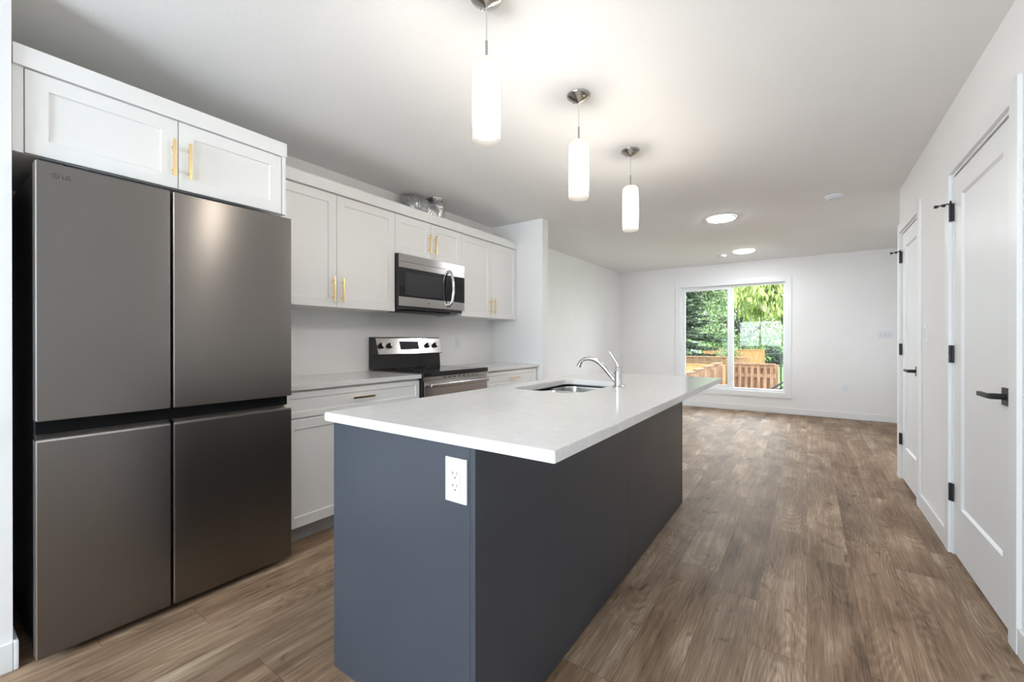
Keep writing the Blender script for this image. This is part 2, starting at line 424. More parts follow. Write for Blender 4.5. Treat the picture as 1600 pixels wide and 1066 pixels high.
st('baseboard_right', M['trim'], (XR - bt, XR, YB, D1[0] - CW, 0, bh), (XR - bt, XR, D1[1] + CW, D2[0] - CW, 0, bh), bev=0.003)

# window in the far wall
def casing_yface(name, x0, x1, z0, z1, y, w=0.085, t=0.014):
    bm = newbm()
    box(bm, x0 - w, x0, y - t, y, z0 - w, z1 + w, 0.002); box(bm, x1, x1 + w, y - t, y, z0 - w, z1 + w, 0.002)
    box(bm, x0, x1, y - t, y, z1, z1 + w, 0.002); box(bm, x0, x1, y - t, y, z0 - w, z0, 0.002)
    return structure(obj(name, bm, M['trim'], smooth=True))
casing_yface('trim_1', WX0, WX1, WZ0, WZ1, YF)
w1 = bpy.data.objects.new('window_1', None); COL.objects.link(w1); w1.location = (-1.07, YF + .1, WZ0); structure(w1)
bm = newbm(); fy0, fy1 = YF + .055, YF + .135
box(bm, WX0, WX0 + .032, fy0, fy1, WZ0, WZ1, .002); box(bm, WX1 - .028, WX1, fy0, fy1, WZ0, WZ1, .002)
box(bm, WX0 + .032, WX1 - .028, fy0, fy1, WZ0, WZ0 + .035, .002); box(bm, WX0 + .032, WX1 - .028, fy0, fy1, WZ1 - .028, WZ1, .002)
box(bm, -1.06, -1.018, fy0 + .03, fy1, WZ0 + .035, WZ1 - .028, .002)
obj('window_frame', bm, M['vinyl'], w1, True)
bm = newbm(); sx0, sx1, sz0, sz1 = WX0 + .034, -1.055, WZ0 + .037, WZ1 - .030; sw = .036
box(bm, sx0, sx0 + sw, fy0 + .004, fy0 + .03, sz0, sz1, .002); box(bm, sx1 - sw - .012, sx1, fy0 + .004, fy0 + .03, sz0, sz1, .002)
box(bm, sx0 + sw, sx1 - sw - .012, fy0 + .004, fy0 + .03, sz0, sz0 + sw, .002); box(bm, sx0 + sw, sx1 - sw - .012, fy0 + .004, fy0 + .03, sz1 - sw, sz1, .002)
sash = obj('sash', bm, M['vinyl'], w1, True)
bm = newbm(); box(bm, sx0 + sw, sx1 - sw - .012, fy0 + .014, fy0 + .018, sz0 + sw, sz1 - sw); obj('pane', bm, M['glass'], sash)
bm = newbm(); box(bm, -1.018, WX1 - .028, fy0 + .05, fy0 + .054, WZ0 + .035, WZ1 - .028); obj('pane', bm, M['glass'], w1)
# window behind the camera
w2 = bpy.data.objects.new('window_2', None); COL.objects.link(w2); w2.location = (-1.48, YB - .08, BW[2]); structure(w2)
bm = newbm()
for a in ((BW[0], BW[0] + .05), (BW[1] - .05, BW[1]), (-1.51, -1.45)): box(bm, a[0], a[1], YB - .12, YB - .05, BW[2], BW[3], .002)
for a in ((BW[2], BW[2] + .05), (BW[3] - .05, BW[3])): box(bm, BW[0] + .05, BW[1] - .05, YB - .12, YB - .05, a[0], a[1], .002)
obj('window_frame', bm, M['vinyl'], w2, True)
bm = newbm(); box(bm, BW[0] + .05, BW[1] - .05, YB - .085, YB - .081, BW[2] + .05, BW[3] - .05); obj('pane', bm, M['glass'], w2)

# unseen side window, added to bring more daylight into the living room
w3 = bpy.data.objects.new('added_side_window', None); COL.objects.link(w3); w3.location = (XE + .06, 5.55, LW[2]); structure(w3)
bm = newbm()
for a in ((LW[0], LW[0] + .05), (LW[1] - .05, LW[1]), (5.52, 5.58)): box(bm, XE + .04, XE + .1, a[0], a[1], LW[2], LW[3], .002)
for a in ((LW[2], LW[2] + .05), (LW[3] - .05, LW[3])): box(bm, XE + .04, XE + .1, LW[0] + .05, LW[1] - .05, a[0], a[1], .002)
obj('window_frame', bm, M['vinyl'], w3, True)
bm = newbm(); box(bm, XE + .065, XE + .069, LW[0] + .05, LW[1] - .05, LW[2] + .05, LW[3] - .05); obj('pane', bm, M['glass'], w3)

# hall doors
def hall_door(n, y0, y1, handle_y, stop_len):
    root = bpy.data.objects.new('door_%d' % n, None); COL.objects.link(root); root.location = (XR + .02, (y0 + y1) / 2, 0); structure(root)
    lx0 = XR + .006; g = .004
    bm = newbm(); box(bm, XR + .001, XR + .115, y0, y0 + .012, 0, DH); box(bm, XR + .001, XR + .115, y1 - .012, y1, 0, DH)
    box(bm, XR + .001, XR + .115, y0 + .012, y1 - .012, DH - .014, DH); obj('jamb', bm, M['trim'], root)
    bm = newbm()
    shaker(bm, lx0, lx0 + .035, y0 + .012 + g, y1 - .012 - g, .012, DH - .020, '-x', stile=.120, depth=.011, slope=.010)
    # extend the bottom rail upward and keep the top rail slimmer: shift inner panel vertices
    for v in bm.verts:
        if v.co.y > y0 + .1 and v.co.y < y1 - .1:
            if v.co.z < 1: v.co.z += .145
            else: v.co.z += .005
    leafo = obj('door_leaf', bm, M['door'], root, True)
    for hz in (1.845, 1.08, .333):
        bm = newbm(); cyl(bm, (XR - .008, y1 - .006, hz - .047), .0065, .094, seg=12); box(bm, XR - .006, XR + .004, y1 - .022, y1 - .004, hz - .047, hz + .047)
        hg = obj('hinge', bm, M['black'], root, True)
        if hz > 1.8:
            bm = newbm()
            tube(bm, catmull([(XR - .006, y1 - .006, hz + .050), (XR - .03, y1 + .0, hz + .050), (XR - stop_len, y1 + .004, hz + .042)], 4), .0035, 8)
            cyl(bm, (XR - stop_len - .004, y1 - .004, hz + .043), .008, .016, 'x', 12); cyl(bm, (XR - .040, y1 + .002, hz + .046), .008, .014, 'x', 12)
            tube(bm, [Vector((XR - .008, y1 - .01, hz + .050)), Vector((XR - .012, y1 - .03, hz + .058))], .004, 8)
            obj('door_stop', bm, M['black'], hg, True)
    bm = newbm(); box(bm, lx0 - .008, lx0, handle_y - .033, handle_y + .033, .895, .965, .001); rose = obj('handle', bm, M['black'], root, True)
    bm = newbm(); cyl(bm, (lx0 - .050, handle_y, .930), .012, .042, 'x', 20); box(bm, lx0 - .060, lx0 - .044, handle_y - .012, handle_y + .115, .921, .939, .002)
    obj('lever', bm, M['black'], rose, True)
    bm = newbm(); t = .015
    box(bm, XR - t, XR, y0 - CW, y0, 0, DH + CW, .002); box(bm, XR - t, XR, y1, y1 + CW, 0, DH + CW, .002); box(bm, XR - t, XR, y0, y1, DH, DH + CW, .002)
    structure(obj('trim_%d' % (n + 1), bm, M['trim'], smooth=True))
hall_door(1, D1[0], D1[1], 2.500, .068)
hall_door(2, D2[0], D2[1], 4.170, .068)

# ------------------------------------------------------------------ outlets and switches
def plate_bm(c, w, h, t, normal):
    bm = newbm()
    if normal == 'y-': box(bm, c[0] - w / 2, c[0] + w / 2, c[1] - t, c[1], c[2] - h / 2, c[2] + h / 2, .0015)
    elif normal == 'x+': box(bm, c[0], c[0] + t, c[1] - w / 2, c[1] + w / 2, c[2] - h / 2, c[2] + h / 2, .0015)
    else: box(bm, c[0] - t, c[0], c[1] - w / 2, c[1] + w / 2, c[2] - h / 2, c[2] + h / 2, .0015)
    return bm
def place(bm, c, normal, a0, a1, z0, z1, d0, d1, bev=0.0):
    """box in plate-local terms: a along wall, d depth out of the wall"""
    if normal == 'y-': box(bm, c[0] + a0, c[0] + a1, c[1] - d1, c[1] - d0, c[2] + z0, c[2] + z1, bev)
    elif normal == 'x+': box(bm, c[0] + d0, c[0] + d1, c[1] + a0, c[1] + a1, c[2] + z0, c[2] + z1, bev)
    else: box(bm, c[0] - d1, c[0] - d0, c[1] + a0, c[1] + a1, c[2] + z0, c[2] + z1, bev)
def outlet(label, c, normal, w=.076, h=.122):
    r = thing('wall_outlet', label, 'outlet', c)
    obj('cover_plate', plate_bm(c, w, h, .006, normal), M['plastic'], r, True)
    bm = newbm(); place(bm, c, normal, -.017, .017, -.034, .034, .0055, .0085, .001); rc = obj('receptacle', bm, M['plastic'], r, True)
    bm = newbm()
    for zc in (.016, -.018):
        place(bm, c, normal, -.0085, -.0065, zc + .000, zc + .009, .0083, .0088); place(bm, c, normal, -.011, -.0085, zc + .003, zc + .0055, .0083, .0088)
        place(bm, c, normal, .0055, .0075, zc + .000, zc + .009, .0083, .0088)
        place(bm, c, normal, -.0022, .0022, zc - .010, zc - .0055, .0083, .0088)
    obj('socket_slots', bm, M['slot'], rc, label='dark sockets')
    for zc in (.048, -.048):
        bm = newbm(); place(bm, c, normal, -.003, .003, zc - .003, zc + .003, .006, .0068, .0008); obj('screw', bm, M['plastic2'], r, True)
    return r
def switch(label, c, normal, gangs):
    w = .076 + .046 * (gangs - 1)
    r = thing('light_switch', label, 'light switch', c)
    obj('cover_plate', plate_bm(c, w, .118, .006, normal), M['plastic'], r, True)
    for i in range(gangs):
        a = (i - (gangs - 1) / 2) * .046
        bm = newbm(); place(bm, c, normal, a - .0165, a + .0165, -.033, .033, .0055, .009, .001); rk = obj('rocker', bm, M['plastic2'], r, True)
    return r
outlet('white double outlet on the blue-grey end panel of the island', (-.7925, .8745, .770), 'y-', .078, .122)
outlet('white outlet on the backsplash wall between the range and the right base cabinet corner', (XL, 3.285, 1.122), 'x+')
outlet('low white outlet on the far living room wall right of the window', (.459, YF, .452), 'y-')
switch('wide multi-gang white switch plate on the far living room wall', (.900, YF, 1.229), 'y-', 3)
switch('narrow white switch plate on the hall wall between the two doors', (XR, 3.865, 1.205), 'x-', 1)

# ------------------------------------------------------------------ cabinets
def handle_v(parent, x, y, z0, z1):
    """vertical brass bar pull standing off a +x face"""
    bm = newbm(); box(bm, x + .026, x + .036, y - .006, y + .006, z0, z1, .001)
    for z in (z0 + .030, z1 - .030): cyl(bm, (x, y, z), .0045, .027, 'x', 12)
    return obj('handle', bm, M['brass'], parent, True, label='brass bar handle')
def handle_h(parent, x, y0, y1, z):
    bm = newbm(); box(bm, x + .026, x + .036, y0, y1, z - .006, z + .006, .001)
    for y in (y0 + .03, y1 - .03): cyl(bm, (x, y, z), .0045, .027, 'x', 12)
    return obj('handle', bm, M['brass'], parent, True, label='brass bar handle')
G = .0015
def door_px(parent, x, y0, y1, z0, z1, hy=None, hz=None, t=.019, stile=.058, name='door'):
    bm = newbm(); shaker(bm, x - t, x, y0 + G, y1 - G, z0 + G, z1 - G, '+x', stile=stile)
    d = obj(name, bm, M['cabinet'], parent, True)
    if hy is not None: handle_v(d, x, hy, *hz)
    return d

# cabinet above the fridge
FX = -2.315
c = thing('fridge_cabinet', 'white two-door cabinet with brass handles directly above the refrigerator', 'cabinet', (-2.62, .70, 1.832))
quick('body', M['cabinet'], c, XL + .002, FX - .020, .226, 1.185, 1.832, 2.212, bev=.001)
quick('filler', M['cabinet'], c, FX - .020, FX - .006, .226, .253, 1.832, 2.14)
quick('side_panel', M['cabinet'], c, FX - .020, FX + .001, 1.168, 1.187, 1.832, 2.14)
door_px(c, FX, .254, .710, 1.832, 2.138, .688, (1.880, 2.040))
door_px(c, FX, .710, 1.166, 1.832, 2.138, .746, (1.880, 2.040))
quick('top_trim', M['cabinet'], c, FX - .020, FX + .010, .226, 1.190, 2.140, 2.214, bev=.002)
# tall gable between fridge and base cabinet is hidden behind the fridge door

UX = -2.625
def upper(label, y0, ym, y1, z0, z1, hz, bottom=True):
    c = thing('wall_cabinet', label, 'cabinet', ((XL + UX) / 2, (y0 + y1) / 2, z0))
    quick('body', M['cabinet'], c, XL + .002, UX - .020, y0 + .001, y1 - .001, z0, 2.145, bev=.001)
    door_px(c, UX, y0, ym, z0 - .002, 2.143, ym - .034, hz)
    door_px(c, UX, ym, y1, z0 - .002, 2.143, ym + .034, hz)
    return c
upper('tall white two-door wall cabinet between the refrigerator and the microwave', 1.192, 1.690, 2.186, 1.380, 2.145, (1.415, 1.580))
upper('short white two-door wall cabinet directly above the microwave', 2.186, 2.572, 2.957, 1.836, 2.145, (1.885, 2.045))
upper('tall white two-door wall cabinet right of the microwave, by the partition wall', 2.957, 3.405, 3.851, 1.380, 2.145, (1.415, 1.575))
tag(quick('top_trim', M['cabinet'], None, UX - .10, UX + .018, 1.192, 3.854, 2.146, 2.222, bev=.002), 'long white trim board running along the top of the wall cabinets', 'trim board')

BX = -2.352
def base(label, y0, ym, y1):
    c = thing('base_cabinet', label, 'cabinet', ((XL + BX) / 2, (y0 + y1) / 2, 0))
    quick('body', M['cabinet'], c, XL + .002, BX - .021, y0 + .001, y1 - .001, .100, .872)
    quick('toe_kick', M['kick'], c, XL + .02, BX - .066, y0 + .001, y1 - .001, 0, .100, label='grey toe kick')
    bm = newbm(); shaker(bm, BX - .019, BX, y0 + G, y1 - G, .716, .862, '+x', stile=.034)
    d = obj('drawer', bm, M['cabinet'], c, True)
    yc = (y0 + y1) / 2; handle_h(d, BX, yc - .08, yc + .08, .795)
    door_px(c, BX, y0, ym, .098, .712, ym - .034, (.53, .69))
    door_px(c, BX, ym, y1, .098, .712, ym + .034, (.53, .69))
    return c
base('white base cabinet with wide drawer between the refrigerator and the range', 1.192, 1.690, 2.186)
base('white base cabinet with wide drawer right of the range, by the partition wall', 2.957, 3.405, 3.840)
CT = .905
tag(quick('countertop', M['quartz'], None, XL + .001, -2.330, 1.190, 2.187, .875, CT, bev=.0025), 'pale quartz countertop between the refrigerator and the range', 'countertop')
tag(quick('countertop', M['quartz'], None, XL + .001, -2.330, 2.956, 3.854, .875, CT, bev=.0025), 'pale quartz countertop right of the range, against the partition wall', 'countertop')

# ------------------------------------------------------------------ refrigerator
RX = -2.210; RY0, RYm, RY1 = .268, .7155, 1.163
RYm = .655
f = thing('refrigerator', 'large four-door dark stainless refrigerator standing at the left', 'refrigerator', (-2.6, .71, 0))
bm = newbm(); box(bm, XL + .03, RX - .062, RY0 + .006, RY1 - .006, .035, 1.775, .004)
body = obj('body', bm, M['darkside'], f, True)
for y in (RY0 + .05, RY1 - .05):
    for x in (RX - .11, XL + .12):
        bm = newbm(); cyl(bm, (x, y, 0), .022, .036, seg=16); obj('foot', bm, M['black'], f)
quick('kick_plate', M['black'], f, RX - .085, RX - .062, RY0 + .01, RY1 - .01, .006, .05)
def fdoor(y0, y1, z0, z1):
    bm = newbm(); box(bm, RX - .055, RX, y0, y1, z0, z1, .0035, 3)
    d = obj('door', bm, M['fridge'], f, True)
    return d
ZU0, ZU1, ZL0, ZL1 = .868, 1.788, .032, .806
ya, yb = .650, .661
dUL = fdoor(RY0, ya, ZU0, ZU1); dUR = fdoor(yb, RY1, ZU0, ZU1)
dLL = fdoor(RY0, ya, ZL0, ZL1); dLR = fdoor(yb, RY1, ZL0, ZL1)
def strip(par, y0, y1, z0, z1, m, name='edge_trim', x0=RX - .05, x1=RX + .0006):
    return quick(name, m, par, x0, x1, y0, y1, z0, z1)
M['trimline'] = mat('polished_trim', (0.72, 0.69, 0.66), 0.28, 1.0)
for d, y, z0, z1 in ((dUL, RY0, ZU0, ZU1), (dUR, yb, ZU0, ZU1), (dLL, RY0, ZL0, ZL1), (dLR, yb, ZL0, ZL1)):
    strip(d, y - .0012, y + .0022, z0 + .004, z1 - .004, M['trimline'])
quick('recess', M['gap'], f, RX - .060, RX - .040, RY0 + .004, RY1 - .004, ZL1 + .001, ZU0 - .001, label='black handle recess')
# bevelled grip along the top of the lower doors
for d, y0, y1 in ((dLL, RY0, ya), (dLR, yb, RY1)):
    bm = newbm(); vs = []
    for y in (y0 + .002, y1 - .002):
        vs.append([bm.verts.new(p) for p in ((RX - .036, y, ZL1 + .0005), (RX - .026, y, ZL1 + .014), (RX + .0008, y, ZL1 - .003), (RX + .0008, y, ZL1 - .010), (RX - .036, y, ZL1 - .010))])
    a, b = vs
    for i in range(5): bm.faces.new((a[i], a[(i + 1) % 5], b[(i + 1) % 5], b[i]))
    bm.faces.new(a); bm.faces.new(b)
    obj('grip', bm, M['trimline'], d, label='polished grip edge')
quick('hinge_cover', M['black'], f, RX - .12, RX - .02, RY0 + .01, RY0 + .07, 1.788, 1.800)
quick('side_glint', M['plastic'], f, RX - .066, RX - .060, RY0 + .0045, RY0 + .006, .155, .265, label='small painted glint on the side')  # white strip stands in for a bright reflection off a bracket
# emblem and letters
def text_part(s, size, loc, rot, m, parent, ext=.0006, name='lettering'):
    cu = bpy.data.curves.new('t', 'FONT'); cu.body = s; cu.size = size; cu.extrude = ext; cu.align_x = 'LEFT'
    to = bpy.data.objects.new('t', cu); COL.objects.link(to)
    bpy.context.view_layer.update()
    me = bpy.data.meshes.new_from_object(to.evaluated_get(bpy.context.evaluated_depsgraph_get()))
    bpy.data.objects.remove(to); bpy.data.curves.remove(cu)
    me.transform(Matrix.Translation(Vector(loc) - wloc(parent)) @ rot)
    me.name = name; me.materials.clear(); me.materials.append(m)
    o = bpy.data.objects.new(name, me); COL.objects.link(o); o.parent = parent
    return o
ROT_PX = Matrix(((0, 0, 1, 0), (1, 0, 0, 0), (0, 1, 0, 0), (0, 0, 0, 1)))     # text facing +x, reading along +y
def emblem(parent, x, y, z, r, m):
    bm = newbm(); ring = lathe(bm, (x, y, z), [(r, 0), (r, .0008), (r * .84, .0008), (r * .84, 0)], 32, 'x')
    box(bm, x, x + .0008, y - r * .12, y, z - r * .45, z + r * .5); box(bm, x, x + .0008, y, y + r * .35, z - r * .45, z - r * .3)
    box(bm, x, x + .0008, y + r * .35, y + r * .8, z - .06 * r, z + r * .08)
    cyl(bm, (x, y - r * .42, z + r * .3), r * .13, .0008, 'x', 12)
    return obj('emblem', bm, m, parent)
emblem(dUL, RX + .0002, .3165, 1.744, .0095, M['mark'])
text_part('LG', .020, (RX + .0008, .331, 1.7375), ROT_PX, M['mark'], dUL)

# ------------------------------------------------------------------ range
SX = -2.315; SY0, SY1 = 2.192, 2.951
r = thing('range', 'stainless electric range with black glass cooktop below the microwave', 'range', (-2.63, 2.57, 0))
quick('body', M['darkside'], r, XL + .03, SX - .045, SY0, SY1, .02, .880)
bm = newbm(); box(bm, XL + .04, SX + .005, SY0 - .002, SY1 + .002, .882, .918, .004); ck = obj('cooktop', bm, M['glossblack'], r, True)
burner_m = mat('burner_print', (.12, .12, .12), .3)
for (bx, by, br) in ((-2.48, 2.39, .10), (-2.48, 2.76, .085), (-2.74, 2.39, .075), (-2.74, 2.76, .09)):
    bm = newbm(); lathe(bm, (bx, by, .9182), [(br, 0), (br, .0004), (br - .002, .0004), (br - .002, 0)], 40)
    obj('burner_ring', bm, burner_m, ck)
# backguard
def prism_y(bm, prof, y0, y1):
    a = [bm.verts.new((x, y0, z)) for x, z in prof]; b = [bm.verts.new((x, y1, z)) for x, z in prof]
    n = len(prof)
    for i in range(n): bm.faces.new((a[i], a[(i + 1) % n], b[(i + 1) % n], b[i]))
    bm.faces.new(a); bm.faces.new(b[::-1])
bm = newbm(); prism_y(bm, [(-2.955, .918), (-2.955, 1.182), (-2.905, 1.182), (-2.862, 1.035), (-2.900, 1.030), (-2.890, .918)], SY0, SY1)
bg = obj('backguard', bm, M['glossblack'], r)
def slanted(bm, y0, y1, s0, s1, d0, d1):
    """box on the tilted control face; s along the slope 0..1 (bottom to top), d outward"""
    b = Vector((-2.862, 0, 1.035)); tp = Vector((-2.905, 0, 1.182)); n = Vector((.96, 0, .28))
    prof = []
    for s, d in ((s0, d0), (s0, d1), (s1, d1), (s1, d0)):
        p = b + (tp - b) * s + n * d; prof.append((p.x, p.z))
    prism_y(bm, prof, y0, y1)
bm = newbm(); slanted(bm, SY0 + .022, SY1 - .004, .03, .93, 0, .003); cp = obj('control_panel', bm, M['steel'], bg)
bm = newbm(); slanted(bm, 2.455, 2.665, .27, .74, .003, .005); obj('display', bm, M['display'], cp, label='black display')
for ky in (2.258, 2.345, 2.775, 2.872):
    p = Vector((-2.862, 0, 1.035)).lerp(Vector((-2.905, 0, 1.182)), .5); n = Vector((.96, 0, .28))
    bm = newbm(); pts = [p + Vector((0, ky, 0)) + n * .003, p + Vector((0, ky, 0)) + n * .012, p + Vector((0, ky, 0)) + n * .0121, p + Vector((0, ky, 0)) + n * .034]
    tube(bm, pts[:2], .0245, 20); tube(bm, pts[2:], .019, 20)
    k = obj('knob', bm, M['black'], cp, True)
    bm = newbm(); tube(bm, [pts[3] + n * .0002, pts[3] + n * .003], .0185, 20); obj('knob_cap', bm, M['knobface'], k, True)
# oven door
quick('vent_strip', M['steel'], r, SX - .045, SX - .004, SY0 + .004, SY1 - .004, .853, .880, bev=.001)
bm = newbm()
for i in range(8):
    y = 2.40 + i * .056
    for z in (.8635, .8705): box(bm, SX - .006, SX - .0030, y, y + .036, z - .0018, z + .0018)
obj('vent_slot', bm, M['black'], r)
bm = newbm(); box(bm, SX - .045, SX, SY0 + .010, SY1 - .004, .735, .851, .002); od = obj('oven_door', bm, M['steel'], r, True)
bm = newbm(); box(bm, SX - .045, SX - .001, SY0 + .010, SY1 - .004, .270, .734, .002); obj('oven_glass', bm, M['glossblack'], od, True)
bm = newbm(); box(bm, SX + .022, SX + .048, SY0 + .040, SY1 - .030, .800, .832, .009, 3)
for y in (SY0 + .045, SY1 - .065): box(bm, SX - .001, SX + .024, y, y + .03, .806, .826, .003)
obj('handle', bm, M['steel'], od, True)
quick('drawer', M['steel'], r, SX - .045, SX - .002, SY0 + .010, SY1 - .004, .060, .262, bev=.002)
quick('side_trim', M['black'], r, SX - .044, SX - .012, SY0 - .001, SY0 + .008, .060, .880)

# ------------------------------------------------------------------ microwave
MX = -2.585; MY0, MY1, MZ0, MZ1 = 2.190, 2.953, 1.425, 1.832
mw = thing('microwave', 'stainless over-the-range microwave with arched handle hung under the short cabinet', 'microwave', (-2.77, 2.57, MZ0))
bm = newbm(); box(bm, XL + .005, MX - .030, MY0, MY1, MZ0 - .022, MZ1, .002); obj('body', bm, M['darkside'], mw, True)
bm = newbm(); box(bm, -2.86, MX - .06, MY0 + .12, MY1 - .12, MZ0 - .036, MZ0 - .0225, .006); obj('underside_vent', bm, M['black'], mw, True)
bm = newbm(); box(bm, MX - .0285, MX - .003, MY0 + .002, MY1, 1.772, MZ1 - .001, .001); gr = obj('grille', bm, M['darkside'], mw, True)
quick('steel_facing', M['steel'], gr, MX - .003, MX, MY0 + .002, MY1, 1.772, MZ1 - .001, bev=.001)
ysp = 2.785
bm = newbm(); box(bm, MX - .0285, MX - .003, MY0 + .002, ysp - .001, MZ0, 1.770, .001); dr = obj('door', bm, M['darkside'], mw, True)
quick('steel_facing', M['steel'], dr, MX - .003, MX, MY0 + .002, ysp - .001, MZ0, 1.496, bev=.001)
quick('steel_facing', M['steel'], dr, MX - .003, MX, MY0 + .002, ysp - .001, 1.724, 1.770, bev=.001)
quick('door_glass', M['glossblack'], dr, MX - .003, MX + .0008, MY0 + .002, ysp - .001, 1.497, 1.723)
quick('window', M['window_mesh'], dr, MX + .0013, MX + .002, MY0 + .062, 2.665, 1.514, 1.690)
bm = newbm(); box(bm, MX - .0285, MX - .003, ysp + .001, MY1, MZ0, 1.770, .001); kp = obj('keypad_panel', bm, M['darkside'], mw, True)
quick('steel_facing', M['steel'], kp, MX - .003, MX, ysp + .001, MY1, MZ0, 1.496, bev=.001)
quick('steel_facing', M['steel'], kp, MX - .003, MX, ysp + .001, MY1, 1.724, 1.770, bev=.001)
quick('keypad', M['glossblack'], kp, MX - .003, MX + .0008, ysp + .001, MY1, 1.497, 1.723)
bm = newbm()
pts = catmull([(MX + .004, 2.742, 1.755), (MX + .030, 2.744, 1.738), (MX + .047, 2.744, 1.68), (MX + .052, 2.744, 1.61), (MX + .047, 2.744, 1.54), (MX + .030, 2.744, 1.475), (MX + .004, 2.742, 1.458)], 6)
tube(bm, pts, .0125, 14, 1.25); obj('handle', bm, M['chrome'], dr, True)
emblem(dr, MX + .0004, 2.505, 1.460, .007, M['mark'])

# ------------------------------------------------------------------ foil duct above the microwave cabinet
d = thing('exhaust_duct', 'crinkled silver foil duct lying on top of the wall cabinets and rising to the ceiling', 'duct', (-2.8, 2.6, 2.15))
path = catmull([(-2.84, 2.49, 2.30), (-2.81, 2.55, 2.325), (-2.785, 2.61, 2.315), (-2.77, 2.68, 2.285), (-2.77, 2.75, 2.290), (-2.780, 2.79, 2.335), (-2.79, 2.80, 2.385), (-2.79, 2.80, 2.425)], 16)
def rr(t): return (.092 - .020 * t) * (1 + .035 * math.sin(t * 190) + .02 * math.sin(t * 53 + 1))
bm = newbm(); tube(bm, path, rr, 24)
for v in bm.verts:
    n = noise.noise(v.co * 38) * .006; v.co += Vector((n, noise.noise(v.co * 41 + Vector((5, 5, 5))) * .006, -n * .6))
obj('hose', bm, M['foil'], d, True)
bm = newbm(); lathe(bm, (-2.79, 2.80, 0), [(.070, 2.405), (.078, 2.412), (.088, 2.436), (.088, 2.4395), (.068, 2.4395)], 32); obj('ceiling_collar', bm, M['nickel'], d, True)

# ------------------------------------------------------------------ island
IX0, IX1, IY0, IY1 = -1.378, -.728, .875, 3.168
isl = thing('kitchen_island', 'long blue-grey kitchen island base standing in the middle of the kitchen', 'kitchen island', (-1.05, 2.02, 0))
quick('end_panel', M['island'], isl, IX0, IX1 - .0185, IY0, IY0 + .018, 0, .869, bev=.0008)
quick('corner_strip', M['island'], isl, IX1 - .018, IX1, IY0, IY0 + .020, 0, .869, bev=.0008)
quick('back_panel', M['island'], isl, IX1 - .018, IX1 - .001, IY0 + .0205, 2.068, 0, .869, bev=.0008)
quick('back_panel', M['island'], isl, IX1 - .018, IX1 - .001, 2.0695, IY1 - .021, 0, .869, bev=.0008)
quick('corner_strip', M['island'], isl, IX1 - .018, IX1, IY1 - .020, IY1, 0, .869, bev=.0008)
quick('end_panel', M['island'], isl, IX0, IX1 - .0185, IY1 - .018, IY1, 0, .869, bev=.0008)
bm = newbm(); box(bm, IX0 + .024, IX1 - .019, IY0 + .019, 1.70, .10, .868); box(bm, IX0 + .024, IX1 - .019, 2.56, IY1 - .019, .10, .868)
box(bm, IX0 + .024, IX1 - .019, 1.70, 2.56, .10, .66)
obj('body', bm, M['island'], isl)
quick('toe_kick', M['kick'], isl, IX0 + .07, IX0 + .085, IY0 + .019, IY1 - .019, 0, .099)
ys = [IY0 + .019, 1.33, 1.79, 2.17, 2.55, IY1 - .019]
for i in range(5):
    bm = newbm(); shaker(bm, IX0 + .004, IX0 + .023, ys[i] + G, ys[i + 1] - G, .10, .866, '-x', stile=.058)
    dd = obj('door', bm, M['island'], isl, True)
    bm = newbm(); yy = ys[i + 1] - .035; box(bm, IX0 - .032, IX0 - .022, yy - .006, yy + .006, .68, .84, .001)
    for z in (.71, .81): cyl(bm, (IX0 - .023, yy, z), .0045, .027, 'x', 12)
    obj('handle', bm, M['brass'], dd, True)

# countertop with sink cutout (rounded rectangle hole)
def rrect(x0, x1, y0, y1, r, n=8):
    out = []
    for cx, cy, a0 in ((x1 - r, y1 - r, 0), (x0 + r, y1 - r, 90), (x0 + r, y0 + r, 180), (x1 - r, y0 + r, 270)):
        for k in range(n + 1):
            a = R(a0 + 90 * k / n); out.append((cx + r * math.cos(a), cy + r * math.sin(a)))
    return out
TX0, TX1, TY0, TY1, TZ0, TZ1 = -1.407, -.476, .857, 3.178, .870, .900
KX0, KX1, KY0, KY1, KR = -1.292, -.902, 1.838, 2.498, .075
def slab_with_hole():
    bm = newbm()
    outer = [(TX1, TY1), (TX0, TY1), (TX0, TY0), (TX1, TY0)]
    hole = rrect(KX0, KX1, KY0, KY1, KR, 8)
    vt_o = [bm.verts.new((x, y, TZ1)) for x, y in outer]; vt_h = [bm.verts.new((x, y, TZ1)) for x, y in hole]
    vb_o = [bm.verts.new((x, y, TZ0)) for x, y in outer]; vb_h = [bm.verts.new((x, y, TZ0)) for x, y in hole]
    n = 9
    def ringfaces(o, h):
        # each outer corner fans to its hole corner, plus bridging quads
        for c in range(4):
            seg = h[c * n:(c + 1) * n]
            for k in range(n - 1): bm.faces.new((o[c], seg[k], seg[k + 1]))
            nx = h[((c + 1) % 4) * n]
            bm.faces.new((o[c], seg[-1], nx, o[(c + 1) % 4]))
    ringfaces(vt_o, vt_h); ringfaces(vb_o, vb_h)
    for i in range(4): bm.faces.new((vt_o[i], vt_o[(i + 1) % 4], vb_o[(i + 1) % 4], vb_o[i]))
    m = len(hole)
    for i in range(m): bm.faces.new((vt_h[i], vt_h[(i + 1) % m], vb_h[(i + 1) % m], vb_h[i]))
    bmesh.ops.recalc_face_normals(bm, faces=bm.faces[:])
    es = [e for e in bm.edges if len(e.link_faces) == 2 and e.calc_face_angle(0) > 1.2]
    bmesh.ops.bevel(bm, geom=es, offset=.0022, segments=2, affect='EDGES', clamp_overlap=True)
    return bm
tag(obj('island_countertop', slab_with_hole(), M['quartz'], None, True), 'large speckled white quartz countertop overhanging the blue-grey island', 'countertop')

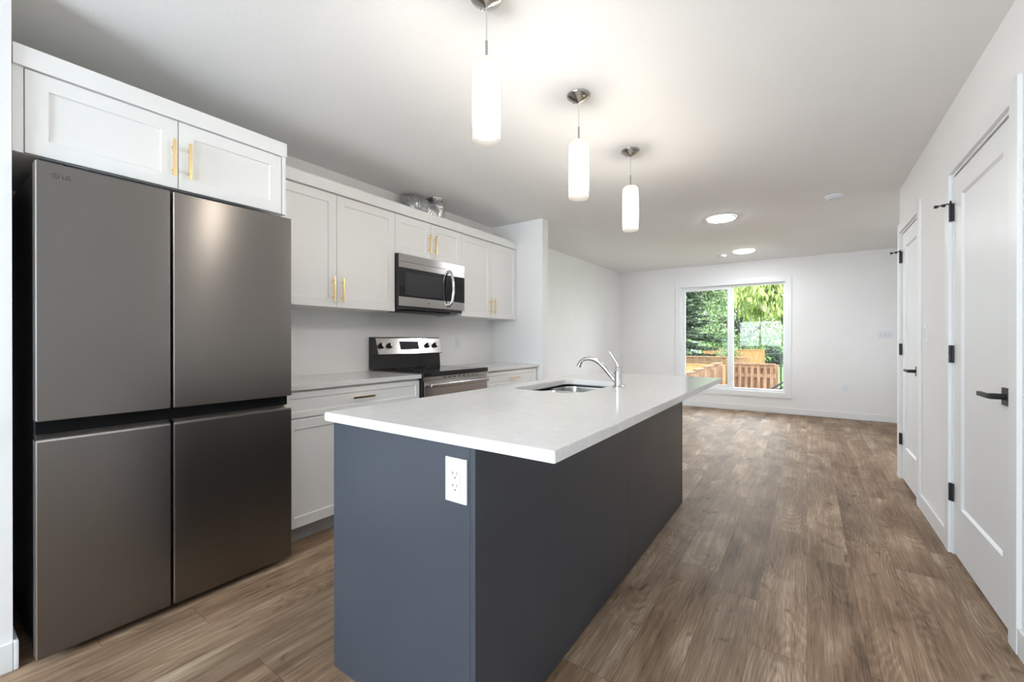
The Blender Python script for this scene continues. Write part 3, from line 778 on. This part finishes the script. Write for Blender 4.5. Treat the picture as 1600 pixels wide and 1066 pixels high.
sk = thing('kitchen_sink', 'stainless double-bowl undermount sink set in the island countertop', 'sink', (-1.10, 2.17, .69))
def bowl(x0, x1, y0, y1, zt, zb, r):
    bm = newbm(); rings = []
    for ins, z in ((-.010, zt), (0, zt), (.002, zt - .01), (.006, zb + .05), (.014, zb + .02), (.035, zb), ):
        pts = rrect(x0 + ins, x1 - ins, y0 + ins, y1 - ins, max(r - ins * .5, .01), 8)
        rings.append([bm.verts.new((x, y, z)) for x, y in pts])
    for a, b in zip(rings, rings[1:]):
        m = len(a)
        for i in range(m): bm.faces.new((a[i], a[(i + 1) % m], b[(i + 1) % m], b[i]))
    bm.faces.new(rings[-1]); return bm
split = 2.235
b1 = obj('bowl', bowl(KX0 - .004, KX1 + .004, KY0 - .004, split - .012, .8545, .700, .07), M['sinksteel'], sk, True)
b2 = obj('bowl', bowl(KX0 - .004, KX1 + .004, split + .012, KY1 + .004, .8545, .670, .07), M['sinksteel'], sk, True)
bm = newbm(); box(bm, KX0 + .03, KX1 - .03, split - .003, split + .003, .8520, .8545, .001); obj('divider', bm, M['sinksteel'], sk, True)
bm = newbm()
for a in ((KX0 - .03, KX1 + .03, KY0 - .03, KY0 - .013), (KX0 - .03, KX1 + .03, KY1 + .013, KY1 + .03), (KX0 - .03, KX0 - .013, KY0 - .013, KY1 + .013), (KX1 + .013, KX1 + .03, KY0 - .013, KY1 + .013)):
    box(bm, a[0], a[1], a[2], a[3], .8635, .8695)
obj('rim', bm, M['sinksteel'], sk)
for b, yc, z in ((b1, 2.03, .700), (b2, 2.365, .670)):
    bm = newbm(); lathe(bm, (-1.10, yc, z), [(.045, .0005), (.043, .004), (.034, .004), (.030, .001), (.002, .001)], 28); obj('drain', bm, M['chrome'], b, True)

fc = thing('faucet', 'chrome single-lever faucet with curved spout rising behind the sink', 'faucet', (-.842, 2.222, .900))
bm = newbm(); rg = lathe(bm, (-.842, 2.222, .900), [(.034, 0), (.034, .004), (.028, .007), (.0235, .010), (.0225, .070), (.0235, .072), (.0235, .082), (.0215, .086), (.012, .114), (.006, .118), (.002, .119)], 32)
obj('body', bm, M['chrome'], fc, True)
bm = newbm()
sp_pts = catmull([(-.850, 2.222, .925), (-.886, 2.222, .965), (-.925, 2.222, 1.008), (-.960, 2.222, 1.036), (-.998, 2.222, 1.050), (-1.035, 2.222, 1.048), (-1.062, 2.222, 1.034), (-1.074, 2.222, 1.012)], 8)
tube(bm, sp_pts, lambda t: .0135 - .002 * t, 18); spt = obj('spout', bm, M['chrome'], fc, True)
bm = newbm(); tube(bm, [Vector((-1.0725, 2.222, 1.016)), Vector((-1.0775, 2.222, 1.004))], .0140, 18); obj('aerator', bm, M['chrome'], spt, True)
bm = newbm(); tube(bm, catmull([(-.842, 2.222, 1.008), (-.852, 2.222, 1.034), (-.868, 2.222, 1.058), (-.884, 2.222, 1.082), (-.892, 2.222, 1.090)], 6), lambda t: .0095 - .0030 * math.sin(t * PI * .8), 14, .8)
obj('lever', bm, M['chrome'], fc, True)
# ------------------------------------------------------------------ pendants
def pendant(x, y, label):
    p = thing('pendant_lamp', label, 'pendant lamp', (x, y, CH), 'glass pendants over the island')
    bm = newbm(); lathe(bm, (x, y, 0), [(.061, CH - .0005), (.061, CH - .006), (.056, CH - .012), (.035, CH - .026), (.014, CH - .036), (.006, CH - .040), (.001, CH - .041)], 36)
    cn = obj('canopy', bm, M['nickel'], p, True)
    for a in (-.4, PI - .4):
        bm = newbm(); lathe(bm, (x + .040 * math.cos(a), y + .040 * math.sin(a), CH - .0255), [(.0045, .004), (.0045, 0), (.001, -.002)], 10); obj('screw', bm, M['chrome'], cn, True)
    bm = newbm(); cyl(bm, (x, y, 2.272), .0022, CH - .040 - 2.272, seg=8); obj('cord', bm, M['cord'], p)
    bm = newbm(); cyl(bm, (x, y, 2.2035), .0050, .070, seg=14); obj('rod', bm, M['rod'], p, True)
    bm = newbm(); z0, z1, rs = 1.900, 2.198, .0515
    prof = [(rs - .004, z0), (rs, z0), (rs, z0 + .004), (rs, z1 - .020), (rs - .004, z1 - .010), (rs - .012, z1 - .003), (rs - .022, z1), (.008, z1)]
    lathe(bm, (x, y, 0), prof[1:], 40)
    obj('lamp_shade', bm, M['shade'], p, True)
    bm = newbm(); cyl(bm, (x, y, 2.150), .018, .044, seg=18); obj('bulb_socket', bm, M['plastic'], p, True)
    bm = newbm(); bmesh.ops.create_uvsphere(bm, u_segments=16, v_segments=10, radius=.026, matrix=Matrix.Translation((x, y, 2.045)) @ Matrix.Scale(1.6, 4, (0, 0, 1)))
    obj('bulb', bm, M['bulb'], p, True)
    return p
M['bulb'] = emit('lit_bulb', (1.0, 0.90, 0.76), PENDANT_W / (PI * 0.0125))
p0 = pendant(-.985, 1.25, 'nearest and largest looking lit opal glass pendant over the near end of the island')
dup(p0, (-.985, 2.03, CH), 'middle lit opal glass pendant of the three over the island')
dup(p0, (-.985, 2.825, CH), 'farthest lit opal glass pendant, hanging over the far end of the island')

# ceiling discs and detectors
def disc_light(x, y, label):
    t = thing('ceiling_light', label, 'ceiling light', (x, y, CH), 'flush round ceiling lights')
    bm = newbm(); lathe(bm, (x, y, 0), [(.143, CH - .0005), (.143, CH - .008), (.137, CH - .013), (.130, CH - .013), (.130, CH - .009)], 48); obj('trim_ring', bm, M['plastic'], t, True)
    bm = newbm(); rg = lathe(bm, (x, y, 0), [(.130, CH - .010), (.126, CH - .015), (.100, CH - .022), (.060, CH - .026), (.010, CH - .027)], 48); cap(bm, rg[-1]); obj('diffuser', bm, M['led'], t)
    return t
l0 = disc_light(-.744, 4.93, 'nearer lit round flush ceiling light in the living room')
dup(l0, (-.748, 6.91, CH), 'farther lit round flush ceiling light, just above the window')

def detector(x, y, label):
    t = thing('smoke_detector', label, 'smoke detector', (x, y, CH), None)
    bm = newbm(); rg = lathe(bm, (x, y, 0), [(.068, CH - .0005), (.068, CH - .010), (.066, CH - .013)], 36); cap(bm, rg[-1]); obj('base', bm, M['plastic'], t, True)
    bm = newbm(); rg = lathe(bm, (x, y, 0), [(.056, CH - .0135), (.054, CH - .026), (.042, CH - .032)], 36); cap(bm, rg[-1]); obj('cover', bm, M['plastic2'], t, True)
detector(.195, 4.742, 'round white detector on the ceiling toward the hall wall')
detector(-1.062, 7.08, 'small round white detector on the ceiling beside the farther round light')

# ------------------------------------------------------------------ outside
GZ = -1.2
bm = newbm(); bmesh.ops.create_grid(bm, x_segments=40, y_segments=80, size=60, matrix=Matrix.Translation((0, 68.2, GZ)))
for v in bm.verts:
    k = min(1, max(0, (v.co.y - 15) / 10)); v.co.z += 1.1 * k * k * (3 - 2 * k) + .05 * noise.noise(v.co * .3)
bmesh.ops.solidify(bm, geom=bm.faces[:], thickness=.1)
o = structure(obj('ground', bm, M['grass']))
M['bounce_patio'] = noise_mix(mat('bounce_gravel', rough=0.95), (0.50, 0.49, 0.48), (0.60, 0.59, 0.58), 30)  # unseen pale ground, added to bounce daylight up into the rooms
st('bounce_patio', M['bounce_patio'], (-9, 12, YF + .17, 11.25, GZ - .05, GZ + .075), (XE + .2, 12, YB, YF + .17, GZ - .05, GZ + .075))
st('ground_rear', M['concrete'], (-30, 30, -40, YB - .16, GZ - .1, GZ))

def picket_fence(name, label, A, B, za, zb, m, steps=1, board=.14, gap=.0, rails=(), back=False, post=None):
    A = Vector((*A, 0)); B = Vector((*B, 0)); d = (B - A); Ln = d.length; d.normalize(); nrm = Vector((d.y, -d.x, 0))
    r = thing(name, label, 'fence', (A.x, A.y, GZ))
    def obb(bm, s0, s1, n0, n1, z0, z1, z0b=None, z1b=None):
        vs = []
        for s in (s0, s1):
            for n in (n0, n1):
                for z in (z0, z1):
                    p = A + d * s + nrm * n; vs.append(bm.verts.new((p.x, p.y, z)))
        for f in [(0, 1, 3, 2), (4, 6, 7, 5), (0, 4, 5, 1), (2, 3, 7, 6), (0, 2, 6, 4), (1, 5, 7, 3)]: bm.faces.new([vs[i] for i in f])
    zt = lambda s: za + (zb - za) * (math.floor(s / Ln * steps * .9999) + .5) / steps if steps > 1 else za + (zb - za) * s / Ln
    bm = newbm(); s = 0
    while s < Ln - board * .5:
        obb(bm, s, min(s + board - .006, Ln), 0, .016, GZ + .05, zt(s + board / 2) - .03); s += board + gap
    if back:
        s = (board + gap) / 2
        while s < Ln - board * .5:
            obb(bm, s - .014, min(s + board + .008, Ln), -.070, -.055, GZ + .05, zt(s) - .03); s += board + gap
    obj('boards', bm, m, r)
    bm = newbm()
    for k in range(steps):
        s0, s1 = Ln * k / steps, Ln * (k + 1) / steps
        obb(bm, s0 + .002, s1, -.045, .045, zt((s0 + s1) / 2) - .029, zt((s0 + s1) / 2)); 
    obj('cap_rail', bm, m, r)
    bm = newbm()
    bm.free()
    for zr in rails:
        bm = newbm(); obb(bm, 0, Ln, -.038, -.002, zr - .045, zr + .045); obj('rail', bm, m, r)
    for k in range(steps + 1):
        s = Ln * k / steps; bm = newbm(); obb(bm, s - .045, s + .045, -.24, -.15, GZ, zt(min(s, Ln - .01)) - .03); obj('post', bm, m, r)
    return r
picket_fence('board_fence', 'cedar board fence panel with staggered boards right outside the window', (-1.62, 11.5), (-.60, 11.5), .612, .612, M['cedar'], 1, .070, .060, (.545, .325, -.5), back=True)
picket_fence('board_fence', 'cedar side fence with stepped top running toward the house', (-1.74, 11.44), (-2.16, 8.55), .63, .44, M['cedar'], 5, .09, .020, (.2, -.6), back=False)
lf = picket_fence('lattice_fence', 'bright orange cedar fence with lattice top behind the stepped side fence', (-6.0, 14.5), (-1.5, 14.5), .405, .405, M['cedar_new'], 3, .14, .0, (.2,))
bm = newbm()
x = -6.0
while x < -1.5:
    for sgn in (1, -1):
        a = Vector((x, 14.50 + .006 * sgn, .41)); b = Vector((x + .22 * sgn, 14.50 + .006 * sgn, .62)) if sgn > 0 else Vector((x - .22, 14.494, .62))
        tube(bm, [a, b], .011, 4)
    x += .065
obj('lattice', bm, M['cedar'], lf)
quick('lattice_cap', M['cedar'], lf, -6.0, -1.5, 14.46, 14.54, .62, .65)
picket_fence('board_fence', 'golden board fence far behind the yard, left of the dark shrubs', (-3.9, 21.0), (-1.55, 21.0), .76, .76, M['cedar_new'], 3, .15, .0, ())

# chain link post and stair railing by the window
rl = thing('stair_railing', 'black metal stair railing outside the lower right window corner', 'railing', (-.3, 8.6, GZ))
for dz in (0, -.085):
    bm = newbm(); tube(bm, [Vector((-.62, 8.6, .225 + dz)), Vector((.35, 8.6, .955 + dz))], .018, 10); obj('handrail', bm, M['black'], rl, True)
for x in (-.60, -.1, .33):
    bm = newbm(); z = .225 + (x + .62) * .7526; box(bm, x - .015, x + .015, 8.585, 8.615, GZ, z); obj('post', bm, M['black'], rl)
for i, x in enumerate((.0, .25)):
    pass
bm = newbm()
for i in range(6): box(bm, -.95 + i * .28, -.67 + i * .28 + .02, 8.66, 9.6, GZ, GZ + .18 * (i + 1))
tag(obj('concrete_steps', bm, M['concrete']), 'grey concrete steps below the black stair railing', 'steps')
cf = thing('chain_link_fence', 'thin black wire fence on the lawn right of the cedar fence', 'fence', (-.5, 13, GZ))
for x in (-.56, 1.2, 3.0):
    bm = newbm(); cyl(bm, (x, 13, GZ), .022, 2.0, seg=10); obj('post', bm, M['black'], cf, True)
for z in (.48, .79):
    bm = newbm(); cyl(bm, (-.9, 13, z), .014, 3.9, 'x', 8); obj('rail', bm, M['black'], cf, True)

# houses
h = thing('shed', 'small white shed behind the spruce in the left window pane', 'shed', (-6.5, 28, GZ))
quick('wall', M['whitewall'], h, -6.6, -5.3, 26.4, 27.4, GZ, .95)
bm = newbm(); prism_y(bm, [(-6.7, .95), (-5.95, 1.35), (-5.2, .95)], 26.3, 27.5); obj('roof', bm, M['whitewall'], h)

# ---- trees
def trunk_bm(bm, x, y, z0, z1, r0, r1, lean=0.0):
    pts = [Vector((x + lean * t * t + .06 * math.sin(5 * t), y + .05 * math.cos(4 * t), z0 + (z1 - z0) * t)) for t in [i / 10 for i in range(11)]]
    tube(bm, pts, lambda t: r0 + (r1 - r0) * t, 12)
def leaf_quad(bm, p, d, w, ln):
    d = d.normalized(); s = d.cross(Vector((random.uniform(-1, 1), random.uniform(-1, 1), random.uniform(-1, 1)))).normalized() * w
    bm.faces.new((bm.verts.new(p), bm.verts.new(p + d * ln * .5 + s), bm.verts.new(p + d * ln), bm.verts.new(p + d * ln * .5 - s)))
def spruce(x, y, h, rad, label, dens=1.0):
    t = thing('spruce_tree', label, 'tree', (x, y, GZ))
    bm = newbm(); trunk_bm(bm, x, y, GZ, GZ + h * .96, .17, .02)
    bm2 = newbm()
    z = .5
    while z < h:
        k = 1 - z / h; rr_ = rad * (k ** .8) * random.uniform(.85, 1.1) + .15
        nb = int(9 + 6 * k)
        for b in range(nb):
            z0_ = z; z += random.uniform(-.16, .16)
            a = 2 * PI * b / nb + random.uniform(-.3, .3) + z; L_ = rr_ * random.uniform(.75, 1.1)
            prev = Vector((x, y, GZ + z)); pts = [prev]
            for i in range(1, 7):
                s = i / 6; pts.append(Vector((x + math.cos(a) * L_ * s, y + math.sin(a) * L_ * s, GZ + z - .35 * L_ * s + .18 * L_ * s * s)))
            tube(bm, pts, lambda q: .022 * (1 - q) + .005, 5)
            nn = int(L_ * 95 * dens)
            for q in range(nn):
                s = random.uniform(.08, 1); p = pts[0].lerp(pts[-1], s); p.z = GZ + z - .35 * L_ * s + .18 * L_ * s * s
                side = Vector((-math.sin(a), math.cos(a), 0)) * random.choice((-1, 1))
                dr_ = Vector((math.cos(a), math.sin(a), 0)) * .7 + side * random.uniform(.3, 1) + Vector((0, 0, random.uniform(-.7, .15)))
                leaf_quad(bm2, p, dr_, random.uniform(.018, .035), random.uniform(.16, .34) * (1.15 - s * .6))
            z = z0_
        z += .24
    obj('trunk', bm, M['bark'], t); obj('needles', bm2, M['spruce'], t)
def broad(x, y, h, clusters, mleaf, label, name, droop=.2, n=260, size=.12, tr=.12):
    t = thing(name, label, 'tree', (x, y, GZ))
    bm = newbm(); trunk_bm(bm, x, y, GZ, GZ + h * .7, tr, tr * .4)
    top = Vector((x, y, GZ + h * .55)); bm2 = newbm()
    for (cx, cy, cz, cr) in clusters:
        c = Vector((x + cx, y + cy, GZ + cz))
        mid = top.lerp(c, .5) + Vector((0, 0, .2)); base_ = Vector((x, y, GZ + min(h * .6, cz * .6)))
        tube(bm, catmull([base_, mid, c], 4), lambda q: tr * .35 * (1 - q) + .012, 6)
        for i in range(int(n * cr * cr)):
            v = Vector((random.gauss(0, 1), random.gauss(0, 1), random.gauss(0, 1))).normalized() * (random.random() ** .45) * cr
            p = c + Vector((v.x, v.y, v.z * .8))
            dr_ = Vector((random.uniform(-1, 1), random.uniform(-1, 1), random.uniform(-1, .6) - droop * 2))
            leaf_quad(bm2, p, dr_, size * random.uniform(.16, .32), size * random.uniform(.8, 1.8))
    obj('trunk', bm, M['bark'], t); obj('leaves', bm2, mleaf, t)
spruce(-4.45, 17.9, 7.2, 2.1, 'dark green spruce filling the left side of the window', 2.0)
def cl(n, rx, ry, z0, z1, r0, r1, seed):
    random.seed(seed)
    return [(random.uniform(-rx, rx), random.uniform(-ry, ry), random.uniform(z0, z1), random.uniform(r0, r1)) for _ in range(n)]
broad(-5.4, 24.6, 7.5, cl(26, 1.9, 1.0, 2.3, 6.6, .55, .9, 3), M['poplar'], 'light green leafy tree right of the spruce in the left pane', 'leafy_tree', .2, 420, .16)
broad(-.55, 23.5, 7.5, cl(34, 1.9, 1.0, 3.7, 6.6, .5, .85, 5), M['willow'], 'yellow-green drooping tree with thick trunk filling the right pane', 'willow_tree', 1.2, 420, .20, .22)
broad(-3.3, 29.5, 6.5, cl(34, 2.0, 1.0, 1.6, 5.8, .6, 1.0, 8), M['poplar'], 'pale leafy tree behind the window mullion', 'leafy_tree', .2, 300, .18)
broad(-8.5, 35, 9.0, cl(30, 4, 1.0, 2, 8, 1.0, 1.5, 11), M['poplar'], 'large tree far behind the spruce', 'leafy_tree', .2, 130, .26)
broad(-1.0, 40.5, 10.0, cl(46, 7, 1.0, 1.5, 9, 1.2, 1.8, 13), M['willow'], 'broad leafy tree in the distance behind the willow', 'leafy_tree', .2, 110, .3)
broad(-1.45, 25.6, 1.5, cl(16, .55, .3, .95, 1.85, .28, .42, 17), M['shrub'], 'dark grey-green shrub above the right end of the cedar fence', 'garden_shrub', -.2, 1400, .08, .03)
broad(-2.75, 20.1, 1.6, cl(14, .42, .3, .9, 1.95, .3, .42, 19), M['poplar'], 'light green bush just in front of the far golden fence', 'garden_shrub', -.2, 900, .09, .03)
